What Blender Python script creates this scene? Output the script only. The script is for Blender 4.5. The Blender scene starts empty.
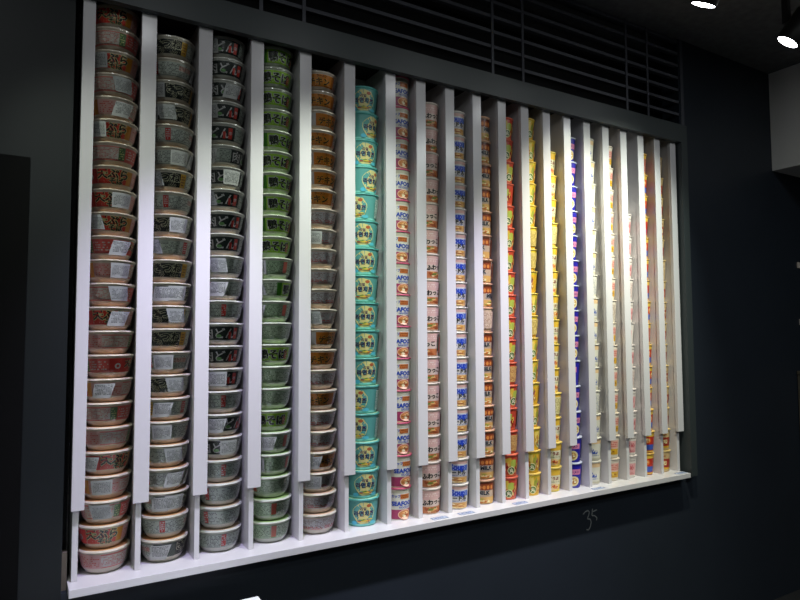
import bpy, bmesh, math, random
from mathutils import Vector, Matrix
random.seed(7)
C = bpy.context.scene.collection
R = math.radians

# ------------------------------------------------------------------ materials
def principled(name, col, rough=.5, metal=0, spec=.5, coat=0, bump=None, noise=None):
    m = bpy.data.materials.new(name); m.use_nodes = True
    nt = m.node_tree; b = nt.nodes['Principled BSDF']
    b.inputs['Base Color'].default_value = (*col, 1)
    b.inputs['Roughness'].default_value = rough
    b.inputs['Metallic'].default_value = metal
    b.inputs['Specular IOR Level'].default_value = spec
    b.inputs['Coat Weight'].default_value = coat
    tc = nt.nodes.new('ShaderNodeTexCoord')
    if noise:                                   # slight mottling of the colour: (scale, amount)
        n = nt.nodes.new('ShaderNodeTexNoise'); n.inputs['Scale'].default_value = noise[0]
        n.inputs['Detail'].default_value = 6
        r = nt.nodes.new('ShaderNodeValToRGB')
        a = noise[1]
        r.color_ramp.elements[0].color = (*[c * (1 - a) for c in col], 1)
        r.color_ramp.elements[1].color = (*[min(1, c * (1 + a)) for c in col], 1)
        nt.links.new(tc.outputs['Object'], n.inputs['Vector'])
        nt.links.new(n.outputs['Fac'], r.inputs['Fac'])
        nt.links.new(r.outputs['Color'], b.inputs['Base Color'])
    if bump:
        n = nt.nodes.new('ShaderNodeTexNoise'); n.inputs['Scale'].default_value = bump[0]
        bp = nt.nodes.new('ShaderNodeBump'); bp.inputs['Strength'].default_value = bump[1]
        bp.inputs['Distance'].default_value = .002
        nt.links.new(tc.outputs['Object'], n.inputs['Vector'])
        nt.links.new(n.outputs['Fac'], bp.inputs['Height'])
        nt.links.new(bp.outputs['Normal'], b.inputs['Normal'])
    return m

def hexc(h):
    v = [int(h[i:i + 2], 16) / 255 for i in (0, 2, 4)]
    return tuple(c / 12.92 if c <= .04045 else ((c + .055) / 1.055) ** 2.4 for c in v)

M = {}
STRENGTH = 1.0        # lifts print colours; bowls get more, painted brighter to offset their shade
def ink(h):
    key = '%s_%d' % (h, STRENGTH * 100)
    if key not in M: M[key] = principled('print_' + key, tuple(min(.84, c * STRENGTH) for c in hexc(h)), .38)
    return M[key]

laminate = principled('white_laminate', (.605, .585, .605), .22, bump=(60, .02))
black_wall = principled('black_wall_paint', (.017, .022, .032), .5, spec=.3, noise=(3, .15), bump=(90, .06))
side_wall = principled('slate_wall_paint', (.0075, .0100, .0115), .5, spec=.3, noise=(2, .12), bump=(90, .06))
door_black = principled('matte_black_door', (.0008, .0008, .001), .8, spec=.15)
frame_grey = principled('charcoal_frame', (.034, .042, .045), .45, bump=(120, .05))
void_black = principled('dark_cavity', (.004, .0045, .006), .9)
slat_mat = principled('louvre_paint', (.06, .062, .078), .5)
ceil_mat = principled('black_ceiling', (.10, .10, .105), .85, noise=(25, .5), bump=(60, .5))
floor_mat = principled('dark_floor', (.035, .035, .036), .4, noise=(6, .2))
wood_mat = principled('raw_wood', (.13, .11, .08), .7, noise=(14, .35))
brown_mat = principled('brown_wood', (.10, .085, .06), .6, noise=(10, .3))
bulk_mat = principled('light_bulkhead', (.74, .72, .70), .6, bump=(40, .05))
white_top = principled('white_tabletop', (.80, .82, .81), .35)
socket_mat = principled('socket_plastic', (.6, .52, .46), .4)
lamp_black = principled('lamp_black_metal', (.01, .01, .011), .4, metal=.3)
chalk = principled('chalk', (.19, .20, .21), .9)
foil = principled('lid_silver', (.55, .55, .55), .3)
tag_white = principled('tag_card', (.42, .47, .58), .3)
tag_blue = principled('tag_blue', (.10, .14, .30), .4)

lens = bpy.data.materials.new('lamp_lens'); lens.use_nodes = True
nt = lens.node_tree; nt.nodes.clear()
e = nt.nodes.new('ShaderNodeEmission'); e.inputs['Color'].default_value = (.95, .98, 1, 1); e.inputs['Strength'].default_value = 22
o = nt.nodes.new('ShaderNodeOutputMaterial'); nt.links.new(e.outputs[0], o.inputs[0])

film = bpy.data.materials.new('clear_film'); film.use_nodes = True
nt = film.node_tree; nt.nodes.clear()
tr = nt.nodes.new('ShaderNodeBsdfTransparent'); tr.inputs['Color'].default_value = (.97, .97, .97, 1)
gl = nt.nodes.new('ShaderNodeBsdfGlossy'); gl.inputs['Roughness'].default_value = .12
gl.inputs['Color'].default_value = (.9, .9, .9, 1)
fr = nt.nodes.new('ShaderNodeFresnel'); fr.inputs['IOR'].default_value = 1.5
mx = nt.nodes.new('ShaderNodeMixShader'); o = nt.nodes.new('ShaderNodeOutputMaterial')
tc = nt.nodes.new('ShaderNodeTexCoord'); ns = nt.nodes.new('ShaderNodeTexNoise'); ns.inputs['Scale'].default_value = 55
bp = nt.nodes.new('ShaderNodeBump'); bp.inputs['Strength'].default_value = .5; bp.inputs['Distance'].default_value = .003
nt.links.new(tc.outputs['Object'], ns.inputs['Vector']); nt.links.new(ns.outputs['Fac'], bp.inputs['Height'])
nt.links.new(bp.outputs['Normal'], gl.inputs['Normal']); nt.links.new(fr.outputs[0], mx.inputs[0])
nt.links.new(tr.outputs[0], mx.inputs[1]); nt.links.new(gl.outputs[0], mx.inputs[2]); nt.links.new(mx.outputs[0], o.inputs[0])

# ------------------------------------------------------------------ helpers
def link(name, data, parent=None, loc=(0, 0, 0)):
    o = bpy.data.objects.new(name, data); C.objects.link(o); o.location = loc
    if parent: o.parent = parent
    return o
def obj(name, bm, mats, parent=None, loc=(0, 0, 0), smooth=False):
    me = bpy.data.meshes.new(name)
    bm.normal_update(); bm.to_mesh(me); bm.free()
    for m in (mats if isinstance(mats, list) else [mats]): me.materials.append(m)
    if smooth: me.polygons.foreach_set('use_smooth', [True] * len(me.polygons))
    return link(name, me, parent, loc)
def bx(bm, x0, x1, y0, y1, z0, z1, bev=0, mi=0):
    before = set(bm.faces)
    r = bmesh.ops.create_cube(bm, size=1)
    for v in r['verts']:
        v.co = Vector((x0 + (v.co.x + .5) * (x1 - x0), y0 + (v.co.y + .5) * (y1 - y0), z0 + (v.co.z + .5) * (z1 - z0)))
    if bev:
        es = list({e for v in r['verts'] for e in v.link_edges})
        bmesh.ops.bevel(bm, geom=es, offset=bev, segments=2, affect='EDGES', profile=.5)
    for f in set(bm.faces) - before: f.material_index = mi
def box(name, x0, x1, y0, y1, z0, z1, mat, parent=None, bev=0):
    bm = bmesh.new(); bx(bm, x0, x1, y0, y1, z0, z1, bev); return obj(name, bm, mat, parent)
def struct(name, *a, **k):
    o = box(name, *a, **k); o['kind'] = 'structure'; return o
def lathe(bm, prof, n=40, mi=0, matrix=None):
    rings = []
    for (r, z) in prof:
        if r < 1e-6: rings.append([bm.verts.new((0, 0, z))])
        else: rings.append([bm.verts.new((r * math.sin(2 * math.pi * k / n), -r * math.cos(2 * math.pi * k / n), z)) for k in range(n)])
    fs = []
    for a, b in zip(rings, rings[1:]):
        for k in range(n):
            k2 = (k + 1) % n
            if len(a) == 1 and len(b) == 1: continue
            if len(a) == 1: f = bm.faces.new((a[0], b[k2], b[k]))
            elif len(b) == 1: f = bm.faces.new((a[k], a[k2], b[0]))
            else: f = bm.faces.new((a[k], a[k2], b[k2], b[k]))
            f.smooth = True; f.material_index = mi; fs.append(f)
    if matrix:
        for v in {v for r in rings for v in r}: v.co = matrix @ v.co
    return fs
def tag(o, label, cat, group=None):
    o['label'] = label; o['category'] = cat
    if group: o['group'] = group
def empty(name, loc, label, cat, group=None):
    o = link(name, None, None, loc); o.empty_display_size = .05; tag(o, label, cat, group); return o

def text_mesh(s, size, bold=0.0):
    cu = bpy.data.curves.new('t', 'FONT'); cu.body = s; cu.size = size; cu.align_x = 'CENTER'; cu.align_y = 'CENTER'
    cu.resolution_u = 2; cu.offset = bold * size
    ob = bpy.data.objects.new('t', cu); C.objects.link(ob)
    me = bpy.data.meshes.new_from_object(ob.evaluated_get(bpy.context.evaluated_depsgraph_get()))
    bpy.data.objects.remove(ob); bpy.data.curves.remove(cu)
    vs = [(v.co.x, v.co.y) for v in me.vertices]; fs = [tuple(p.vertices) for p in me.polygons]
    bpy.data.meshes.remove(me)
    if vs:
        cx = (min(v[0] for v in vs) + max(v[0] for v in vs)) / 2; cy = (min(v[1] for v in vs) + max(v[1] for v in vs)) / 2
        vs = [(x - cx, y - cy) for x, y in vs]
    return vs, fs

class Wrap:
    """A tapered vessel wall that carries printed shapes; angles in degrees from the front (-y)."""
    def __init__(s, bm, prof, z0, z1, mats):
        s.bm, s.prof, s.z0, s.z1, s.mats, s.off = bm, prof, z0, z1, mats, .00025
    def r(s, z):
        p = s.prof
        for (ra, za), (rb, zb) in zip(p, p[1:]):
            if za <= z <= zb and zb > za: return ra + (rb - ra) * (z - za) / (zb - za)
        return p[-1][0]
    def pt(s, a, z, extra=0):
        r = s.r(z) + s.off + extra
        return s.bm.verts.new((r * math.sin(a), -r * math.cos(a), z))
    def z(s, t): return s.z0 + t * (s.z1 - s.z0)
    def mi(s, m):
        if m not in s.mats: s.mats.append(m)
        return s.mats.index(m)
    def panel(s, a0, a1, t0, t1, m, slant=0):
        n = max(1, int(abs(a1 - a0) / 7)); k = 4 if t1 - t0 > .3 else 1; g = []
        for j in range(k + 1):
            t = t0 + (t1 - t0) * j / k
            g.append([s.pt(R(a0 + (a1 - a0) * i / n + slant * (t - t0)), s.z(t)) for i in range(n + 1)])
        for j in range(k):
            for i in range(n):
                f = s.bm.faces.new((g[j][i], g[j][i + 1], g[j + 1][i + 1], g[j + 1][i])); f.material_index = s.mi(m); f.smooth = True
        s.off += .00015
    def text(s, txt, a, t, size, m, bold=0.0, outline=None, tilt=0):
        zc = s.z(t)
        for mm, b in (([(outline, bold + .055)] if outline else []) + [(m, bold)]):
            vs, fs = text_mesh(txt, size, b)
            rc = s.r(zc); ct, st = math.cos(tilt), math.sin(tilt)
            V = [s.pt(R(a) + (x * ct - y * st) / rc, zc + x * st + y * ct) for x, y in vs]
            for f in fs:
                try: q = s.bm.faces.new([V[i] for i in f]); q.material_index = s.mi(mm)
                except ValueError: pass
            s.off += .0003
    def dashes(s, a0, a1, t0, t1, rows, m, dens=.7):
        for k in range(rows):
            t = t0 + (t1 - t0) * (k + .25) / rows; th = (t1 - t0) / rows * .5
            a = a0
            while a < a1:
                w = random.uniform(1.2, 5)
                if random.random() < dens:
                    e1 = min(a1, a + w)
                    q = s.bm.faces.new((s.pt(R(a), s.z(t)), s.pt(R(e1), s.z(t)), s.pt(R(e1), s.z(t + th)), s.pt(R(a), s.z(t + th))))
                    q.material_index = s.mi(m)
                a += w + random.uniform(.6, 1.6)
        s.off += .0001
    def blob(s, a, t, ra, rz, m, irregular=0):
        """filled ellipse; ra, rz in metres"""
        zc = s.z(t); rc = s.r(zc); n = 20; prev = [s.pt(R(a), zc)] * n
        wob = [1 + random.uniform(-irregular, irregular) for _ in range(n)]
        for j in (.5, 1):
            ring = [s.pt(R(a) + ra * j * wob[i] * math.cos(2 * math.pi * i / n) / rc, zc + rz * j * wob[i] * math.sin(2 * math.pi * i / n)) for i in range(n)]
            for i in range(n):
                i2 = (i + 1) % n
                f = s.bm.faces.new((prev[0], ring[i], ring[i2]) if j == .5 else (prev[i], ring[i], ring[i2], prev[i2])); f.material_index = s.mi(m)
            prev = ring
        s.off += .00015
    def food(s, a, t, ra, rz, cols, n=9):
        """a photo of noodles and toppings: small blobs of several colours"""
        for i in range(n):
            c = cols[i % len(cols)]
            s.blob(a + random.uniform(-.7, .7) * math.degrees(ra / s.r(s.z(t))), t + random.uniform(-.6, .6) * rz / (s.z1 - s.z0),
                   ra * random.uniform(.15, .35), rz * random.uniform(.15, .35), ink(c), .3)

K = dict(black='14140f', white='e9e6de', cream='e6dfcb', red='b3261c', pink='d98f88', ochre='c98a2a', green='6f9d2f', dgreen='1c4a33',
         yellow='e8c832', orange='dd8427', teal='3fa79f', purple='3a2350', blue='2848a8', grey='8c918a', dark='1c2724', brown='8a4423')
K = {k: v for k, v in K.items()}
I = lambda n: ink(K.get(n, n))

# ------------------------------------------------------------------ bowls
def bowl_profile(h, rr):
    k = rr / .071
    return [(.0, .0), (.043 * k, .0), (.0475 * k, .0015), (.0495 * k, .006), (.0545 * k, .013), (.0585 * k, .024), (.0625 * k, .044), (.0655 * k, h - .011),
            (.0665 * k, h - .008), (rr, h - .0065), (rr, h - .0035), (.069 * k, h - .0025)]
def make_bowl(h, rr, draw, base, lid, lidrim, root_args):
    root = empty(*root_args)
    prof = bowl_profile(h, rr); bm = bmesh.new(); lathe(bm, prof)
    global STRENGTH
    STRENGTH = 1.2; mats = [I(base)]; STRENGTH = 1.95
    w = Wrap(bm, prof[2:8], .017, h - .012, mats); draw(w); STRENGTH = 1.0
    body = obj('bowl_body', bm, mats, root)
    bm = bmesh.new(); k = rr / .071
    lathe(bm, [(.0695 * k, h - .003), (.0705 * k, h - .0022), (.069 * k, h - .0010), (.064 * k, h - .0010)], mi=1)
    lathe(bm, [(.064 * k, h - .0010), (.03, h - .0006), (0, h - .0005)], mi=0)
    obj('lid', bm, [I(lid), I(lidrim)], root)
    bm = bmesh.new()                                  # shrink wrap: pulled straight from the rim to the foot
    n = 44; rings = []
    for (r, z) in [(.0498 * k, .0015), (.0590 * k, .012), (.0640 * k, h * .45), (.0685 * k, h * .78), (.0716 * k, h - .0065), (.0716 * k, h - .002)]:
        rings.append([bm.verts.new(((r + random.uniform(0, .0008)) * math.sin(2 * math.pi * i / n), -(r + random.uniform(0, .0008)) * math.cos(2 * math.pi * i / n), z)) for i in range(n)])
    for a, b in zip(rings, rings[1:]):
        for i in range(n): bm.faces.new((a[i], a[(i + 1) % n], b[(i + 1) % n], b[i])).smooth = True
    obj('shrink_wrap', bm, film, root)
    return root
def sticker_mesh(h, rr, ang, kind):
    prof = bowl_profile(h, rr); k = rr / .071
    p2 = [(.0512 * k, .002), (.0608 * k, .012), (.0660 * k, h * .45), (.0700 * k, h * .78), (.0728 * k, h - .0065)]
    global STRENGTH
    STRENGTH = 1.3
    bm = bmesh.new(); mats = [ink('8f918f')]
    w = Wrap(bm, p2, .012, h - .010, mats)
    if kind == 0: w.panel(ang - 24, ang + 24, .08, .98, ink('8f918f'))
    elif kind == 1: w.panel(ang - 30, ang + 16, .02, .9, ink('989a99'), 12)
    else: w.panel(ang - 20, ang + 26, .12, 1.0, ink('868988'), -10)
    o = w.off; w.dashes(ang - 20, ang + 20, .2, .85, 8, ink('4a4d4c'), .85)
    w.off = o + .0001
    STRENGTH = 1.0
    me = bpy.data.meshes.new('import_sticker'); bm.to_mesh(me); bm.free()
    for m in mats: me.materials.append(m)
    return me

def fine(w, a0, a1, t0, t1, bg, fg, rows=7, dens=.58):
    w.panel(a0, a1, t0, t1, ink(bg)); w.dashes(a0 + 1, a1 - 1, t0 + .04, t1 - .04, rows, ink(fg), dens)

def d_red(w):
    w.panel(-180, 180, .0, 1, I('c9685f'))
    w.panel(-44, 34, .0, 1, I('c23020')); w.panel(34, 52, .0, 1, I('c07a22'))
    w.text('天ぷら', -4, .66, .031, I('black'), .03, I('e3c77e')); w.text('そば', 6, .2, .020, I('black'), .03, I('e3c77e'))
    w.panel(52, 130, 0, 1, I('e08f88')); w.dashes(58, 126, .1, .9, 6, I('a8443c'), .5)
    fine(w, 130, 205, .1, .9, 'e2aaa2', 'a86258', 7)
    w.panel(205, 222, .05, .95, I('4e6b45')); w.dashes(207, 220, .1, .9, 5, I('c8b97a'), .8)
    w.panel(222, 275, 0, 1, I('c2524a')); w.dashes(226, 272, .15, .85, 4, I('e0b0a8'), .6)
    w.panel(-85, -44, 0, 1, I('b03028')); w.blob(-64, .45, .0085, .0085, I('e8d0c4')); w.blob(-64, .45, .004, .004, I('b03028'))
def d_kitsune(w):
    w.panel(-180, 180, 0, 1, I('7f867f'))
    w.panel(-52, 32, 0, 1, I('141c17')); w.panel(32, 50, 0, 1, I('c98f2c')); w.dashes(35, 47, .1, .9, 4, I('7a4c18'), .8)
    w.text('きつね', -8, .66, .030, I('black'), .03, I('dcd296')); w.text('うどん', -6, .2, .019, I('black'), .03, I('dcd296'))
    fine(w, 50, 128, .05, .95, 'a2a89f', '474f4a', 8)
    w.panel(128, 142, .1, .95, I('a83530')); w.dashes(130, 140, .15, .9, 5, I('dcc0b4'), .7)
    fine(w, 142, 250, .05, .95, 'a5aaa3', '50544e', 8)
    fine(w, 200, 240, .45, .8, 'c79a90', '93463c', 3)
    w.panel(-108, -52, 0, 1, I('12261f')); w.blob(-80, .45, .010, .010, I('c9cfc4')); w.blob(-80, .45, .005, .005, I('12261f'))
def d_niku(w):
    w.panel(-180, 180, 0, 1, I('6d756f'))
    w.panel(-62, 55, 0, 1, I('16211e')); w.text('肉どん', -8, .5, .036, I('e2e6dc'), .02, I('0c1110'))
    w.blob(-10, .3, .008, .005, I('5d8a52')); w.panel(34, 46, .1, .9, I('b13a30')); w.text('辛', 40, .5, .013, I('e8d8cc'), .01)
    w.panel(18, 26, .1, .6, I('a8342c'))
    fine(w, 55, 140, .05, .95, '98a099', '3c433f', 8)
    w.panel(140, 153, .1, .95, I('a83a34')); w.dashes(141, 152, .15, .9, 5, I('dcc0b4'), .7)
    fine(w, 153, 265, .05, .95, '9aa29c', '424945', 8)
    fine(w, 265, 298, .1, .9, '8d948c', '49504a', 6)
def d_kamo(w):
    w.panel(-180, 180, 0, 1, I('6b8f66'))
    w.panel(-58, 60, 0, 1, I('86b532')); w.panel(-66, -50, 0, 1, I('3c7a22'))
    w.text('鴨そば', 2, .5, .033, I('1a1f16'), .04, I('e4ead6')); w.panel(38, 50, .1, .72, I('c46a48')); w.dashes(39, 49, .15, .7, 4, I('e8c8b0'), .7)
    fine(w, 60, 135, .05, .95, '9aac95', '456040', 8)
    w.panel(135, 150, .1, .95, I('b35a48'))
    fine(w, 150, 240, .05, .95, 'a4b29f', '4c6a42', 8)
    fine(w, 240, 294, .0, 1, 'a8b0a4', '56684e', 8)
def d_chicken(w):
    w.panel(-180, 180, 0, 1, I('b09a94'))
    w.panel(-42, 62, 0, 1, I('d0701e')); w.text('チキン', 4, .42, .027, I('1e130c'), .03, I('d88a34'))
    w.text('ラーメン', 12, .88, .010, I('5a2c10'), .02); w.dashes(-38, 58, .02, .1, 1, I('7a3d14'), .6)
    fine(w, 62, 150, .1, .95, 'c2b5b0', '76605b', 7)
    w.dashes(64, 150, .06, .3, 2, I('b04038'), .9)
    fine(w, 150, 240, .05, .95, 'ccbcb4', '886864', 7); w.dashes(160, 230, .08, .35, 2, I('b23a34'), .9)
    w.panel(240, 318, 0, 1, I('bcaeae')); w.blob(285, .5, .010, .010, I('d9d3d0')); w.blob(285, .5, .0055, .0055, I('98605c')); w.blob(285, .5, .003, .003, I('d9d3d0'))
    w.dashes(245, 268, .1, .9, 6, I('8a5a56'), .7)

# ------------------------------------------------------------------ cups
def cup_profile(h, rb, rt):
    return [(0, .003), (rb - .003, .003), (rb - .002, 0), (rb, .0005), (rb + .0005, .004), (rt - .0035, h - .009), (rt - .002, h - .0075), (rt, h - .006), (rt, h - .0035), (rt - .0015, h - .0025)]
def make_cup(h, rb, rt, draw, base, lid, lidrim, root_args):
    root = empty(*root_args)
    prof = cup_profile(h, rb, rt); bm = bmesh.new(); lathe(bm, prof, 36)
    for f in bm.faces:
        if f.calc_center_median().z > h - .008: f.material_index = 1
    mats = [I(base), I(lidrim)]
    w = Wrap(bm, prof[4:6], .004, h - .010, mats); draw(w)
    obj('cup_body', bm, mats, root)
    bm = bmesh.new()
    lathe(bm, [(rt - .001, h - .003), (rt - .0003, h - .002), (rt - .0015, h - .001), (rt - .006, h - .001)], 36, 1)
    lathe(bm, [(rt - .006, h - .001), (.02, h - .0006), (0, h - .0005)], 36, 0)
    a = R(40)                                         # the pull tab of the lid
    v = [bm.verts.new((r * math.sin(t), -r * math.cos(t), h - .002)) for r, t in ((rt - .001, a - .2), (rt - .001, a + .2), (rt + .0012, a + .08), (rt + .0012, a - .08))]
    f = bm.faces.new(v); f.material_index = 1
    obj('lid', bm, [I(lid), I(lidrim)], root)
    return root

def c_teal(w):
    w.panel(-180, 180, 0, 1, I('579c97')); w.panel(-180, 180, 0, .07, I('7cc9c0'))
    w.blob(0, .52, .042, .040, I('d2c985'), .06); w.blob(16, .82, .009, .006, I('b0603c'))
    w.text('리얼', -4, .70, .013, I('purple'), .03); w.text('라면치즈', 0, .50, .0205, I('purple'), .035)
    w.food(0, .24, .034, .009, ['c0482c', 'd8c050', '5b8f3e', 'e0d070', '2f9990'], 12)
    w.blob(-38, .12, .010, .007, I('4fb5d0')); w.blob(34, .12, .012, .006, I('58b8c8'))
    fine(w, 75, 150, .1, .9, 'a9c0b8', '4f7a72', 12); w.panel(150, 168, .1, .9, I('e0d070')); fine(w, 200, 285, .1, .9, '8fb8ae', '3f6a64', 12)
def c_seafood(w):
    w.panel(-180, 180, 0, 1, I('d6d3c6')); w.panel(-180, 180, 0, .33, I('9c3860')); w.panel(-180, 180, .9, 1, I('b8b4a0'))
    w.panel(-180, 180, .33, .36, I('d6d3c6'))
    w.text('カップ', -33, .80, .012, I('3056b4'), .04); w.panel(-14, 34, .70, .86, I('c07038')); w.dashes(-12, 32, .72, .84, 2, I('7a3818'), .9)
    w.text('SEAFOOD', 6, .54, .0215, I('2045a8'), .045); w.text('NOODLE', 8, .405, .0105, I('5a68b0'), .03)
    w.blob(10, .16, .027, .018, I('e8b8a0')); w.blob(10, .16, .024, .015, I('c88048')); w.food(10, .16, .022, .013, ['e8c088', 'b8552c', 'efe0b8', 'd08a50'], 14)
    fine(w, 80, 150, .38, .88, 'c8c4b8', '5c628a', 12); fine(w, 200, 290, .1, .88, 'cfc9bd', '76708a', 14)
def c_wakame(w):
    w.panel(-180, 180, 0, 1, I('cdb8ac')); w.panel(-80, 80, .60, 1, I('cfa8a0')); w.dashes(-70, 70, .72, .9, 2, I('e2d0c6'), .6)
    w.text('ふわっこ', 0, .50, .022, I('black'), .05, None, .08); w.panel(-70, 70, 0, .30, I('b87044'))
    w.food(0, .15, .036, .014, ['d8a060', '9a4a24', 'e6c49a', 'b05a30', '6d7a34'], 16)
    w.panel(80, 96, .1, .8, I('a83c38')); fine(w, 100, 165, .1, .9, 'd4cbbb', '8c857a', 12); w.panel(66, 76, .2, .95, I('23302a'))
    fine(w, 200, 285, .1, .9, 'd2c4b6', '8c6a60', 12)
def c_soup(w):
    w.panel(-180, 180, 0, 1, I('ccc8c4')); w.panel(-60, 60, .86, 1, I('c8a298')); w.panel(-62, 62, 0, .27, I('d0a468'))
    w.panel(-52, 60, .55, .80, I('4a66b4')); w.text('Soup', 2, .68, .030, I('2442b0'), .06, I('b8c4de')); w.text('ヌードル', -2, .47, .020, I('black'), .05); w.dashes(-40, 44, .3, .38, 1, I('4a62a0'), .9)
    w.food(0, .13, .034, .011, ['e8c888', 'b8703c', 'f0dcb0', 'c89040'], 14)
    w.text('湯', -44, .85, .012, I('3a58b0'), .04)
    fine(w, 80, 160, .1, .9, 'cdc9c0', '8088a0', 12); fine(w, 200, 290, .1, .9, 'cdc9c0', '80705f', 12)
def c_milk(w):
    w.panel(-180, 180, 0, 1, I('bca48c')); w.panel(-70, 60, .60, 1, I('8c4020')); w.panel(-70, 60, .9, 1, I('5a2814'))
    for k in range(5): w.blob(-46 + k * 21, .75, .0065, .008, I('d08040')); 
    w.text('MILK', -4, .50, .022, I('1c1c26'), .05, I('c8c4bc')); w.panel(-70, 60, 0, .30, I('cda05c'))
    w.food(-4, .14, .032, .013, ['ecd890', 'c07030', 'f2e4b0', '9aa040'], 14)
    w.panel(64, 78, .1, .9, I('a85a38')); fine(w, 84, 160, .1, .9, 'c8b09c', '86604c', 12); fine(w, 200, 285, .1, .9, 'c4b4a4', '705c50', 12)
def c_redgreen(w):
    w.panel(-180, 180, 0, 1, I('b8402a')); w.panel(-180, 180, 0, .08, I('d0603a'))
    w.blob(-14, .72, .016, .020, I('c9a83a'), .25); w.blob(16, .62, .014, .018, I('a4b048'), .25)
    w.blob(2, .28, .017, .017, I('e0d8a0')); w.blob(2, .28, .014, .014, I('42602c')); w.text('丸', 2, .28, .018, I('e6e0c0'), .04)
    w.food(-28, .5, .014, .026, ['d8b048', '8c2018', 'c85030', 'e0c070'], 10); w.food(34, .4, .010, .030, ['d8b048', '8c2018', 'e0c070'], 8)
    fine(w, 80, 160, .1, .9, 'cba060', '8a3a24', 12); fine(w, 200, 285, .1, .9, 'c46a48', '6a2018', 12)
def c_yellowgreen(w):
    w.panel(-180, 180, 0, 1, I('d6a628')); w.panel(-180, 180, .9, 1, I('c9b030'))
    w.blob(-12, .70, .018, .020, I('e0c860'), .25); w.blob(20, .60, .010, .020, I('9a9c38'), .25)
    w.blob(2, .27, .017, .017, I('e6dfa8')); w.blob(2, .27, .014, .014, I('5c7a2c')); w.text('丸', 2, .27, .018, I('efe8c4'), .04)
    w.food(-26, .5, .014, .028, ['e8d070', 'b86a20', 'c89030'], 10); w.food(34, .42, .010, .030, ['c07028', '8a3a50', 'ecd890'], 8)
    fine(w, 80, 160, .1, .9, 'd8c070', '8a6a24', 12); fine(w, 200, 285, .1, .9, 'd4b048', '7a5018', 12)
def c_yellowwhite(w):
    w.panel(-180, 180, 0, 1, I('dcb23a')); w.panel(-70, 70, .28, .72, I('d8d2b0')); w.panel(-180, 180, 0, .06, I('e2c850'))
    w.text('すうぷ', 0, .58, .016, I('7a2c24'), .05); w.dashes(-40, 40, .38, .46, 1, I('708050'), .8)
    w.blob(0, .19, .024, .015, I('e4c890')); w.food(0, .19, .022, .012, ['d87830', 'e6a050', 'c04828', 'f0dca0'], 14)
    fine(w, 80, 160, .1, .9, 'd6cc90', '8a7a34', 12); fine(w, 200, 285, .1, .9, 'd8c860', '7a6a28', 12)
def c_blue(w):
    w.panel(-180, 180, 0, 1, I('241f96')); w.panel(-50, 44, .56, .80, I('c87a9c')); w.text('ラーメン', -3, .68, .013, I('2a1c70'), .04)
    w.blob(-4, .27, .025, .022, I('dccf9a')); w.blob(-4, .27, .017, .014, I('c09040')); w.food(-4, .27, .015, .012, ['e8d8a0', 'a86030', 'f0e8c8'], 10)
    w.panel(76, 96, .1, .9, I('c0bcd0')); fine(w, 100, 165, .1, .9, '5a58a8', 'c8c8dc', 12); fine(w, 200, 285, .1, .9, '3a3aa0', 'b0b0d0', 12)
def c_white_blue(w):
    w.panel(-180, 180, 0, 1, I('d3cfc0')); w.panel(-60, 60, .8, 1, I('d8b88c')); w.text('So', 2, .42, .034, I('2648a0'), .06); w.dashes(-30, 34, .2, .26, 1, I('4060a8'), .8)
    w.panel(-60, 60, .04, .10, I('c0b8a0')); w.food(-30, .6, .010, .014, ['dca060', 'c88040'], 5)
    fine(w, 80, 160, .1, .9, 'ccc8bc', '7a86a0', 12); fine(w, 200, 285, .1, .9, 'ccc8bc', '7a86a0', 12)
def c_pinkyellow(w):
    w.panel(-180, 180, 0, 1, I('d6ccbc')); w.panel(-54, 56, .46, .86, I('d8a496')); w.dashes(-48, 50, .52, .8, 3, I('c05850'), .7)
    w.panel(-54, 56, .14, .44, I('cfa028')); w.food(0, .29, .028, .010, ['8a5a20', 'e6c860', 'b07820'], 9)
    fine(w, 80, 160, .1, .9, 'cfc4b4', '8c6a60', 12); fine(w, 200, 285, .1, .9, 'cfc4b4', '8c6a60', 12)
def c_pink(w):
    w.panel(-180, 180, 0, 1, I('d8cfc8')); w.panel(-50, 52, .1, .7, I('d9a0a0')); w.text('うめ', 0, .48, .024, I('b03c48'), .04); w.dashes(-44, 44, .14, .26, 2, I('b85058'), .8)
    w.dashes(-44, 44, .8, .88, 1, I('6c6464'), .8)
    fine(w, 80, 160, .1, .9, 'd2c4bc', 'a06a68', 12); fine(w, 200, 285, .1, .9, 'd2c4bc', 'a06a68', 12)
def c_redblue(w):
    w.panel(-180, 180, 0, 1, I('b83022')); w.panel(-180, 180, .82, 1, I('d8b040')); w.panel(-56, 58, .12, .40, I('4058b0')); w.blob(4, .62, .017, .014, I('dc7030')); w.text('辛', 4, .62, .020, I('f0e0a0'), .05)
    w.panel(-180, 180, 0, .08, I('dcae50')); fine(w, 80, 160, .1, .8, 'c07060', '702018', 12); fine(w, 200, 285, .1, .8, 'c07060', '702018', 12)
def c_redtan(w):
    w.panel(-180, 180, 0, 1, I('c4a878')); w.panel(-60, 60, .2, .66, I('9c2c1e')); w.panel(-60, 60, .1, .2, I('d8a830')); w.text('味噌', 0, .44, .022, I('e8d8a0'), .04)
    w.food(0, .82, .026, .008, ['e0c080', '9c5028'], 8); fine(w, 80, 160, .1, .9, 'c8b088', '7c5434', 12); fine(w, 200, 285, .1, .9, 'c8b088', '7c5434', 12)

# ------------------------------------------------------------------ geometry of the rack
Wd = [0.165, .1695, .1701, .1718, .1705, .1707, .1357, .1368, .1358, .1329, .1275, .127, .1272, .1263, .1258, .1263, .1259, .1258, .1259]
X = [0]
for w_ in Wd: X.append(X[-1] + w_)
ZT = 1.700        # cavity top
ZH = 1.668        # underside of the header board
T = .018          # divider board
CAM = (-0.1385, -2.0065, 0.6802)

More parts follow.
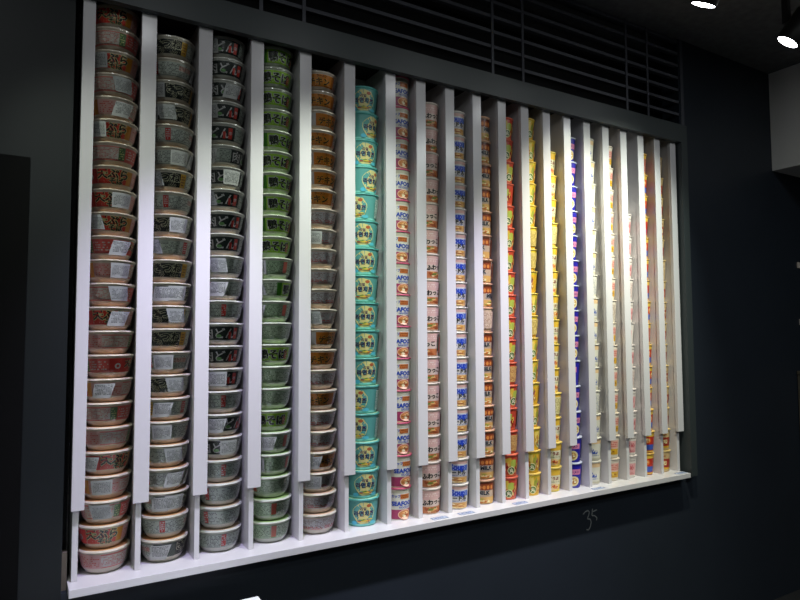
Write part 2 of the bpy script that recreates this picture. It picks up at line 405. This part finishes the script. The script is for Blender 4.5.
ordn = ['', 'lowest', 'second', 'third', 'fourth', 'fifth', 'sixth', 'seventh', 'eighth', 'ninth', 'tenth', 'eleventh', 'twelfth', 'thirteenth', 'fourteenth',
        'fifteenth', 'sixteenth', 'seventeenth', 'eighteenth', 'nineteenth', 'twentieth', 'twenty-first', 'twenty-second', 'twenty-third', 'twenty-fourth']
YAW = {'F': 0, 'R': 30, 'L': -28, 'S': 190, 'T': 95, 'U': -82, 'V': 140}
LOOK = {'F': 'with lettering outward', 'R': 'with lettering turned right', 'L': 'with lettering turned left', 'S': 'with fine print outward',
        'T': 'with right side outward', 'U': 'with round emblem outward', 'V': 'with fine print outward'}
STK = {'.': None, 'g': -8, 'h': 26, 'k': -40}
def copy_tree(src):
    r = src.copy(); C.objects.link(r)
    for ch in src.children:
        c = ch.copy(); C.objects.link(c); c.parent = r; c.matrix_parent_inverse = ch.matrix_parent_inverse
    return r

def parse(s): return [s[i:i + 2] for i in range(0, len(s), 2)]
bowl_cols = [
    # (draw, body, lid, rim, pitch, colour words, stack words, pattern bottom -> top)
    (d_red, 'd8cfbe', 'b88458', 'c9c2b0', .0702, 'red', 'leftmost stack', 'V.F.SgTgRkV.S.TgU.V.FhShThUhFkFhF.S.FkThShFk'
     'S.' 'F.' 'F.'),
    (d_kitsune, 'd4cfc0', 'b9895c', 'bdb9ab', .0709, 'black and ochre', 'second stack from left', 'UgV.UhShThVgTgFhSgF.FhUhF.TkFhV.FkShV.RgRkS.F.'),
    (d_niku, 'd0d0c8', 'a89078', 'b4b8b2', .0727, 'dark green', 'third stack from left', 'V.S.S.V.FhRgV.FgF.F.V.SgVgF.F.FkFhUkL.FkFhF.Fk'),
    (d_kamo, 'cfd2c6', '8aa868', 'b9c0b2', .0730, 'green', 'fourth stack from left', 'V.V.S.TkTgF.S.S.F.S.TkUkTkF.R.R.R.F.R.F.F.F.R.'),
    (d_chicken, 'd9d2c4', 'c9a890', 'c2bbb0', .0708, 'orange', 'fifth stack from left', 'V.S.SgRgS.S.F.V.F.R.SgV.S.S.SgV.FkR.R.F.R.F.F.'),
]
for ci, (draw, body, lid, rim, pitch, colw, stackw, pat) in enumerate(bowl_cols):
    xc = X[ci + 1] + .004 - .0745; yc = .0825
    va = math.degrees(math.atan2(CAM[0] - xc, yc - CAM[1]))
    rr = .0720
    grp = colw + ' bowls in the ' + stackw
    proto = make_bowl(pitch, rr, draw, body, lid, rim, ('noodle_bowl', (0, 0, 0), 'x', 'noodle bowl', grp))
    smeshes = [sticker_mesh(pitch, rr, 0, k) for k in range(3)]
    seq = parse(pat)[:24 if ci == 0 else 23]
    for k, code in enumerate(seq):
        o = proto if k == 0 else copy_tree(proto)
        o.location = (xc + random.uniform(-.0008, .0005), yc + random.uniform(-.0015, .003), k * pitch)
        yaw = va * .75 + YAW[code[0]] + random.uniform(-9, 9)
        # yaw turns the design so that angle YAW faces the room
        o.rotation_euler = (0, 0, R(va * .75 - YAW[code[0]] + random.uniform(-9, 9)) if code[0] not in 'RL' else R(va * .75 + YAW[code[0]] + random.uniform(-6, 6)))
        st = STK[code[1]]
        extra = ''
        if st is not None:
            s = link('import_sticker', smeshes[(k + ci) % 3], o)
            s.rotation_euler = (0, 0, R(st + va) - o.rotation_euler.z)
            s['label'] = 'grey paper sticker of fine print'
            extra = ' grey-stickered'
        pos = ('topmost' if k == len(seq) - 1 else ordn[k + 1] + (' up' if k else '')) + ' in ' + stackw
        o['label'] = (extra.strip() + ' ' + colw + ' noodle bowl ' + ('' if extra else LOOK[code[0]] + ', ') + pos).strip().replace('  ', ' ')
        o['category'] = 'noodle bowl'; o['group'] = grp

cup_cols = [
    # ci, draw, body, lid, rim, pitch, rb, rt, n, colour words, stack words
    (5, c_teal, '5aa8a0', 'b8d8b0', '58aaa4', .1006, .047, .0605, 16, 'teal and yellow', 'sixth column from left'),
    (6, c_seafood, 'd6d3c6', 'c8a070', 'c85a78', .1201, .038, .0475, 14, 'cream, blue and magenta', 'seventh column from left'),
    (7, c_wakame, 'd4c8b8', 'd4b898', 'd8ccc0', .1003, .039, .0475, 16, 'pinkish brush-lettered', 'eighth column from left'),
    (8, c_soup, 'd4d2ce', 'd8c8a8', 'dcd6cc', .0997, .039, .0475, 16, 'white and royal blue', 'ninth column from left'),
    (9, c_milk, 'c8ac90', 'e0b890', 'd8a888', .0998, .038, .0470, 16, 'brown and tan', 'tenth column from left'),
    (10, c_redgreen, 'b8543c', 'd88058', 'd06048', .0950, .035, .0465, 17, 'red round-emblem', 'eleventh column from left'),
    (11, c_yellowgreen, 'd8b23c', 'e8c860', 'd8b858', .0962, .035, .0465, 17, 'golden yellow', 'twelfth column from left'),
    (12, c_yellowwhite, 'd8c040', 'e8c870', 'd8c060', .1076, .034, .0465, 14, 'yellow and white', 'thirteenth column from left'),
    (13, c_blue, '2a2a98', 'c8ccd8', 'bcc2d4', .1137, .034, .0465, 14, 'deep blue', 'seventh column from right'),
    (14, c_white_blue, 'd8d4c8', 'd8d4c4', 'ccc8bc', .1070, .037, .0470, 15, 'white blue-lettered', 'sixth column from right'),
    (15, c_pinkyellow, 'd8d0c4', 'd8c4a8', 'd0c4b4', .1060, .036, .0470, 15, 'white, pink and yellow', 'fifth column from right'),
    (16, c_pink, 'dcd4d0', 'dccfc8', 'cfc4c0', .1060, .034, .0460, 12, 'pale pink', 'fourth column from right'),
    (17, c_redblue, 'b8402c', 'e0b860', 'd8b060', .1060, .036, .0465, 15, 'red and blue', 'third column from right'),
    (18, c_redtan, 'c8a878', 'd8bc70', 'd0b478', .1060, .036, .0460, 15, 'tan and dark red', 'last column at right'),
]
for (ci, draw, body, lid, rim, pitch, rb, rt, n, colw, stackw) in cup_cols:
    yc = .074 if ci == 5 else .064
    if ci > 5: rb += .004; rt += .0045
    else: rb += .005; rt += .0055
    xc = X[ci + 1] + .004 - rt - .0025
    va = math.degrees(math.atan2(CAM[0] - xc, yc - CAM[1]))
    grp = colw + ' cups in the ' + stackw
    proto = make_cup(pitch, rb, rt, draw, body, lid, rim, ('noodle_cup', (0, 0, 0), 'x', 'noodle cup', grp))
    for k in range(n):
        o = proto if k == 0 else copy_tree(proto)
        o.location = (xc + random.uniform(-.0015, .0015), yc + random.uniform(-.003, .002) + (.004 if k == 0 else 0), k * pitch)
        f = .62 if ci < 8 else .85
        turn = random.uniform(-9, 9); look = 'with its picture facing out'
        q = random.random()
        if q < .09 and k > 1: turn = -118; look = 'with its fine print facing out'
        elif q < .22 and k > 1: turn = random.choice((-34, 32)); look = 'turned aside in its stack'
        o.rotation_euler = (0, 0, R(va * f + turn + {5: 4, 6: 15, 7: 8, 8: 6}.get(ci, 12 if k < 2 else 30)))
        pos = ('topmost' if k == n - 1 else ordn[k + 1] + (' up' if k else '')) + ' in ' + stackw
        o['label'] = colw + ' noodle cup ' + ('' if q >= .22 else look + ', ') + pos
        if len(o['label'].split()) > 16: o['label'] = colw + ' noodle cup ' + pos
        o['category'] = 'noodle cup'; o['group'] = grp

# ------------------------------------------------------------------ rack
for i, x in enumerate(X):
    where = 'at the left end of the rack' if i == 0 else 'at the right end of the rack' if i == len(X) - 1 else None
    names = {1: 'red and the black-ochre bowls', 2: 'black-ochre and the dark green bowls', 3: 'dark green and the green bowls', 4: 'green and the orange bowls', 5: 'orange bowls and teal cups',
             6: 'teal cups and cream seafood cups', 7: 'cream seafood and pinkish cups', 8: 'pinkish and royal blue cups', 9: 'royal blue and brown cups', 10: 'brown and red round-emblem cups',
             11: 'red round-emblem and golden cups', 12: 'golden and yellow-white cups', 13: 'yellow-white and deep blue cups', 14: 'deep blue and white blue-lettered cups',
             15: 'white blue-lettered and pink-yellow cups', 16: 'pink-yellow and pale pink cups', 17: 'pale pink and red-blue cups', 18: 'red-blue and tan cups'}
    lab = 'white upright divider with front strip ' + (where if where else 'between ' + names[i])
    r = empty('rack_divider', (x, 0, 0), lab, 'divider', 'white upright dividers of the cup rack')
    box('side_board', .004, .004 + (T if i > 5 else .0155), .0055, .165, 0, ZT, laminate, r, .0008)
    box('front_strip', *((-.001, .032) if i == 0 else (-.006, .037)), -.0125, .0050, .198, ZT, laminate, r, .0008)
XR = X[-1] + T + .004
bm = bmesh.new(); bx(bm, -.0048, 2.7161, -.055, .185, -.0225, 0, .0012)
t = obj('shelf_board', bm, laminate); tag(t, 'long white shelf board carrying every stack of noodles', 'shelf')
t = box('back_board', .0, XR, .166, .184, .0, ZT, laminate); tag(t, 'white back board behind all the noodle stacks', 'board')

# ------------------------------------------------------------------ setting
def S(name, *a, mat): 
    o = box(name, *a, mat); o['kind'] = 'structure'; return o
XL, XR2 = -.020, 2.793
S('wall_left', -2.2, XL, .0, .10, -.80, 2.24, mat=side_wall)
S('wall_right', XR2, 2.992, .0, .10, -.80, 2.24, mat=black_wall)
S('wall_back', 2.994, 4.8, .0015, .10, -.80, 2.24, mat=black_wall)
S('wall_below', XL, XR2, .0, .10, -.80, -.0235, mat=black_wall)
S('trim_1', XL, XR2, -.040, -.0135, ZH, 1.760, mat=frame_grey)                    # header board
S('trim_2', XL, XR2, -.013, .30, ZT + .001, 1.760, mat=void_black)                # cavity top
S('trim_3', 2.745, XR2, -.040, .19, -.0235, ZH, mat=frame_grey)                    # right post
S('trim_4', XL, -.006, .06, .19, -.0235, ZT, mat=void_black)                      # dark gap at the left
S('trim_5', XL + .001, -.006, .02, .05, -.0235, .08, mat=wood_mat)
S('trim_6', XL, XR2, .186, .20, -.0235, ZT, mat=void_black)
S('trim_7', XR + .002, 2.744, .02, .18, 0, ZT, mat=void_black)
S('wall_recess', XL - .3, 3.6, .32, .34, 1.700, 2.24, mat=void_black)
S('door_1', -1.15, -.123, -.006, -.0002, -.795, 1.181, mat=door_black)
S('ceiling', -2.3, 4.9, -4.6, .36, 2.24, 2.30, mat=ceil_mat)
S('floor', -2.3, 4.9, -4.6, .36, -.86, -.80, mat=floor_mat)
S('wall_west', -2.3, -2.2, -4.6, .10, -.80, 2.24, mat=side_wall)
S('wall_east', 4.8, 4.9, -4.6, .10, -.80, 2.24, mat=side_wall)
S('wall_front', -2.3, 4.9, -4.7, -4.6, -.80, 2.24, mat=side_wall)

g = empty('ventilation_grille', (1.4, .01, 1.761), 'dark louvred ventilation grille above the header of the rack', 'grille')
def gbox(name, x0, x1, y0, y1, z0, z1, mat):
    bm = bmesh.new(); bx(bm, x0 - 1.4, x1 - 1.4, y0 - .01, y1 - .01, z0 - 1.761, z1 - 1.761, .0008); return obj(name, bm, mat, g)
for k in range(7):
    z = 1.826 + .0655 * k
    gbox('slat', XL, 2.805, .0, .022, z, z + .014, slat_mat)
for x in (-.0, .527, .682, 1.531, 1.70, 2.376, 2.535):
    gbox('bar', x, x + .013, -.004, -.0002, 1.7605, 2.238, slat_mat)
gbox('end_post', 2.806, 2.83, -.004, -.0002, 1.7605, 2.238, slat_mat)

# bulkhead top right
S('wall_bulkhead', 3.665, 4.79, -1.9, -.0005, 1.650, 2.238, mat=bulk_mat)

# chalk mark under the shelf
def stroke(bm, pts, wdt, y):
    for (a, b) in zip(pts, pts[1:]):
        d = Vector((b[0] - a[0], b[1] - a[1])).normalized(); n = Vector((-d.y, d.x)) * wdt / 2
        q = [bm.verts.new((p[0] + s * n.x, yy, p[1] + s * n.y)) for yy in (y, y - .0004) for p, s in ((a, 1), (b, 1), (b, -1), (a, -1))]
        for f in ((0, 1, 2, 3), (7, 6, 5, 4), (0, 4, 5, 1), (1, 5, 6, 2), (2, 6, 7, 3), (3, 7, 4, 0)): bm.faces.new([q[i] for i in f])
bm = bmesh.new()
P = lambda px, py: (2.019 + (px - 583) * .0062, -.105 - (py - 511) * .0046)
stroke(bm, [P(583, 512), P(585, 510), P(588, 509.4), P(589.2, 511), P(588.5, 514), P(587, 517), P(590, 518), P(591, 521), P(590, 525), P(588, 528), P(586, 527)], .005, -.0002)
stroke(bm, [P(592.5, 508.5), P(591.8, 515), P(594.5, 515.5), P(597, 518), P(596.5, 520.5)], .005, -.0002)
stroke(bm, [P(592.2, 511.5), P(597, 510.5)], .005, -.0002)
t = obj('chalk_mark', bm, chalk); tag(t, 'handwritten grey 35 chalked on the black wall under the shelf', 'chalk mark')

# price tags on the shelf
def price_tag(x, y, label):
    r = empty('price_tag', (x, y, .0002), label, 'price tag', 'small price tags on the shelf edge')
    box('tag_plate', -.034, .034, -.013, .013, 0, .0012, tag_white, r, .0004)
    bm = bmesh.new()
    for (x0, x1, y0, y1) in ((-.033, .033, -.0125, -.0105), (-.033, .033, .0105, .0125), (-.033, -.031, -.0105, .0105), (.031, .033, -.0105, .0105)): bx(bm, x0, x1, y0, y1, .0013, .0016)
    xx = -.022
    while xx < .02:
        wv = random.uniform(.004, .010); bx(bm, xx, xx + wv, -.003, .004, .0013, .0016); xx += wv + .003
    obj('tag_print', bm, tag_blue, r)
    return r
for x, y, lab in ((1.228, -.030, 'pale blue price tag on the shelf below the pinkish cups'), (1.352, -.030, 'pale blue price tag on the shelf below the royal blue cups'),
               (1.625, -.030, 'pale blue price tag on the shelf below the red round-emblem cups'), (2.085, -.030, 'pale blue price tag on the shelf below the deep blue cups'),
               (2.672, -.030, 'pale blue price tag at the right end of the shelf')):
    price_tag(x, y, lab)

# white table whose corner shows at the bottom
r = empty('display_table', (.1, -.45, -.80), 'white-topped display table whose corner shows below the red bowls', 'table')
box('table_top', -.60, .40, -.34, .334, .67, .70, white_top, r, .002)
for sx in (-.55, .35):
    for sy in (-.29, .285): box('leg', sx - .02, sx + .02, sy - .02, sy + .02, 0, .669, lamp_black, r)

# things at the right edge of the photo
for z, lab in ((1.10, 'small beige socket on the right wall, upper one at the photo edge'), (.755, 'small beige socket on the right wall, lower one at the photo edge')):
    r = empty('wall_socket', (3.945, .001, z), lab, 'socket')
    box('face_plate', -.045, .045, -.009, 0, -.018, .018, socket_mat, r, .002)
    box('rocker', -.015, .015, -.012, -.0092, -.011, .011, tag_white, r, .001)
r = empty('side_cabinet', (4.15, -.14, -.80), 'dull brown wooden cabinet against the right wall at the photo edge', 'cabinet')
box('cabinet_body', -.30, .30, -.13, .139, 0, 1.24, brown_mat, r, .003)
box('cabinet_top', -.305, .305, -.135, .139, 1.241, 1.262, brown_mat, r, .003)
box('door', -.29, -.005, -.148, -.131, .05, 1.22, brown_mat, r, .002); box('door', .005, .29, -.148, -.131, .05, 1.22, brown_mat, r, .002)

# ------------------------------------------------------------------ lamps
t = box('lamp_track', -1.2, 3.9, -.670, -.640, 2.215, 2.239, lamp_black); tag(t, 'black ceiling track carrying the spotlights above the rack', 'track')
def spot(x, aim, power, col, ang, blend, label, y=-.655, z=1.9, nm='track_spotlight'):
    root = empty(nm, (x, y, 2.214), label, 'spotlight', 'black spotlights on the ceiling track')
    src = Vector((x, y, z)); d = (Vector(aim) - src).normalized()
    q = (-d).to_track_quat('Z', 'Y').to_matrix().to_4x4(); m = Matrix.Translation(src - root.location) @ q
    bm = bmesh.new()     # can: open cylinder with a rim
    lathe(bm, [(.0412, .0), (.046, .0), (.048, .006), (.048, .13), (.040, .145), (0, .145)], 32, 0, m); obj('lamp_housing', bm, lamp_black, root)
    bm = bmesh.new(); lathe(bm, [(0, -.004), (.026, -.003), (.041, .0005)], 32, 0, m); obj('lens', bm, lens, root)
    bm = bmesh.new(); bx(bm, -.012, .012, -.012, .012, (z - 2.214) + .08, 0); bx(bm, -.045, .045, -.014, .014, -.026, 0)
    obj('stem', bm, lamp_black, root)
    L = bpy.data.lights.new('spot', 'SPOT'); L.energy = power; L.color = col; L.spot_size = R(ang); L.spot_blend = blend; L.shadow_soft_size = .035
    lo = link('lamp_light', L, root); lo.location = src + d * .016 - root.location; lo.rotation_euler = d.to_track_quat('-Z', 'Y').to_euler()
    return root
LAV = (.68, .61, 1.0); NEU = (.91, 1.0, .86); WARM = (1.0, .99, .80)
SPOTS = [
    (-.32, (.40, 0, .55), 34, NEU, 62, 1.0, 'black track spotlight farthest left, out over the slate wall'),
    (.26, (.32, 0, .05), 118, LAV, 50, 1.0, 'black track spotlight above the bowls, second from the left'),
    (.84, (.75, 0, .45), 80, NEU, 76, 1.0, 'black track spotlight above the teal cups'),
    (1.42, (1.45, 0, .05), 90, LAV, 50, 1.0, 'black track spotlight above the brown cups'),
    (2.00, (2.00, 0, .60), 104, WARM, 82, 1.0, 'lit black track spotlight at the top edge of the photo'),
    (2.58, (2.20, 0, .85), 75, NEU, 80, 1.0, 'lit black track spotlight nearest the pale bulkhead'),
]
for a in SPOTS: spot(*a)
# three added fill lights behind the camera, standing in for general light
for i, (x, y) in enumerate(((-.8, -3.3), (1.3, -3.3), (2.75, -2.3))):
    r = empty('fill_light', (x, y, 2.238), 'added square fill light behind the viewer, ' + ('left one', 'middle one', 'right one')[i], 'fill light', 'added fill lights behind the viewer')
    box('lamp_frame', -.22, .22, -.22, .22, -.03, 0, lamp_black, r); box('diffuser', -.20, .20, -.20, .20, -.034, -.0305, bulk_mat, r)
    L = bpy.data.lights.new('panel', 'AREA'); L.energy = (34, 16, 22)[i]; L.size = .4; L.color = (.93, 1, .97)
    lo = link('lamp_light', L, r); lo.location = (0, 0, -.036)

w = bpy.data.worlds.new('World'); bpy.context.scene.world = w; w.use_nodes = True
w.node_tree.nodes['Background'].inputs[0].default_value = (.01, .012, .014, 1)

# ------------------------------------------------------------------ camera
cd = bpy.data.cameras.new('camera'); cam = bpy.data.objects.new('camera', cd); C.objects.link(cam)
cd.sensor_width = 36; cd.lens = 629.26 / 800 * 36; cd.clip_start = .02
yaw, pit, rol = .5447, .0577, -.0049
fw = Vector((math.sin(yaw) * math.cos(pit), math.cos(yaw) * math.cos(pit), math.sin(pit)))
r = Vector((math.cos(yaw), -math.sin(yaw), 0)); u = r.cross(fw)
r2 = r * math.cos(rol) + u * math.sin(rol); u2 = -r * math.sin(rol) + u * math.cos(rol)
m = Matrix.Identity(4)
for i in range(3): m[i][0] = r2[i]; m[i][1] = u2[i]; m[i][2] = -fw[i]; m[i][3] = CAM[i]
cam.matrix_world = m
bpy.context.scene.camera = cam
vs = bpy.context.scene.view_settings
vs.view_transform = 'Standard'; vs.look = 'None'; vs.gamma = 1; vs.exposure = 0; vs.use_curve_mapping = False
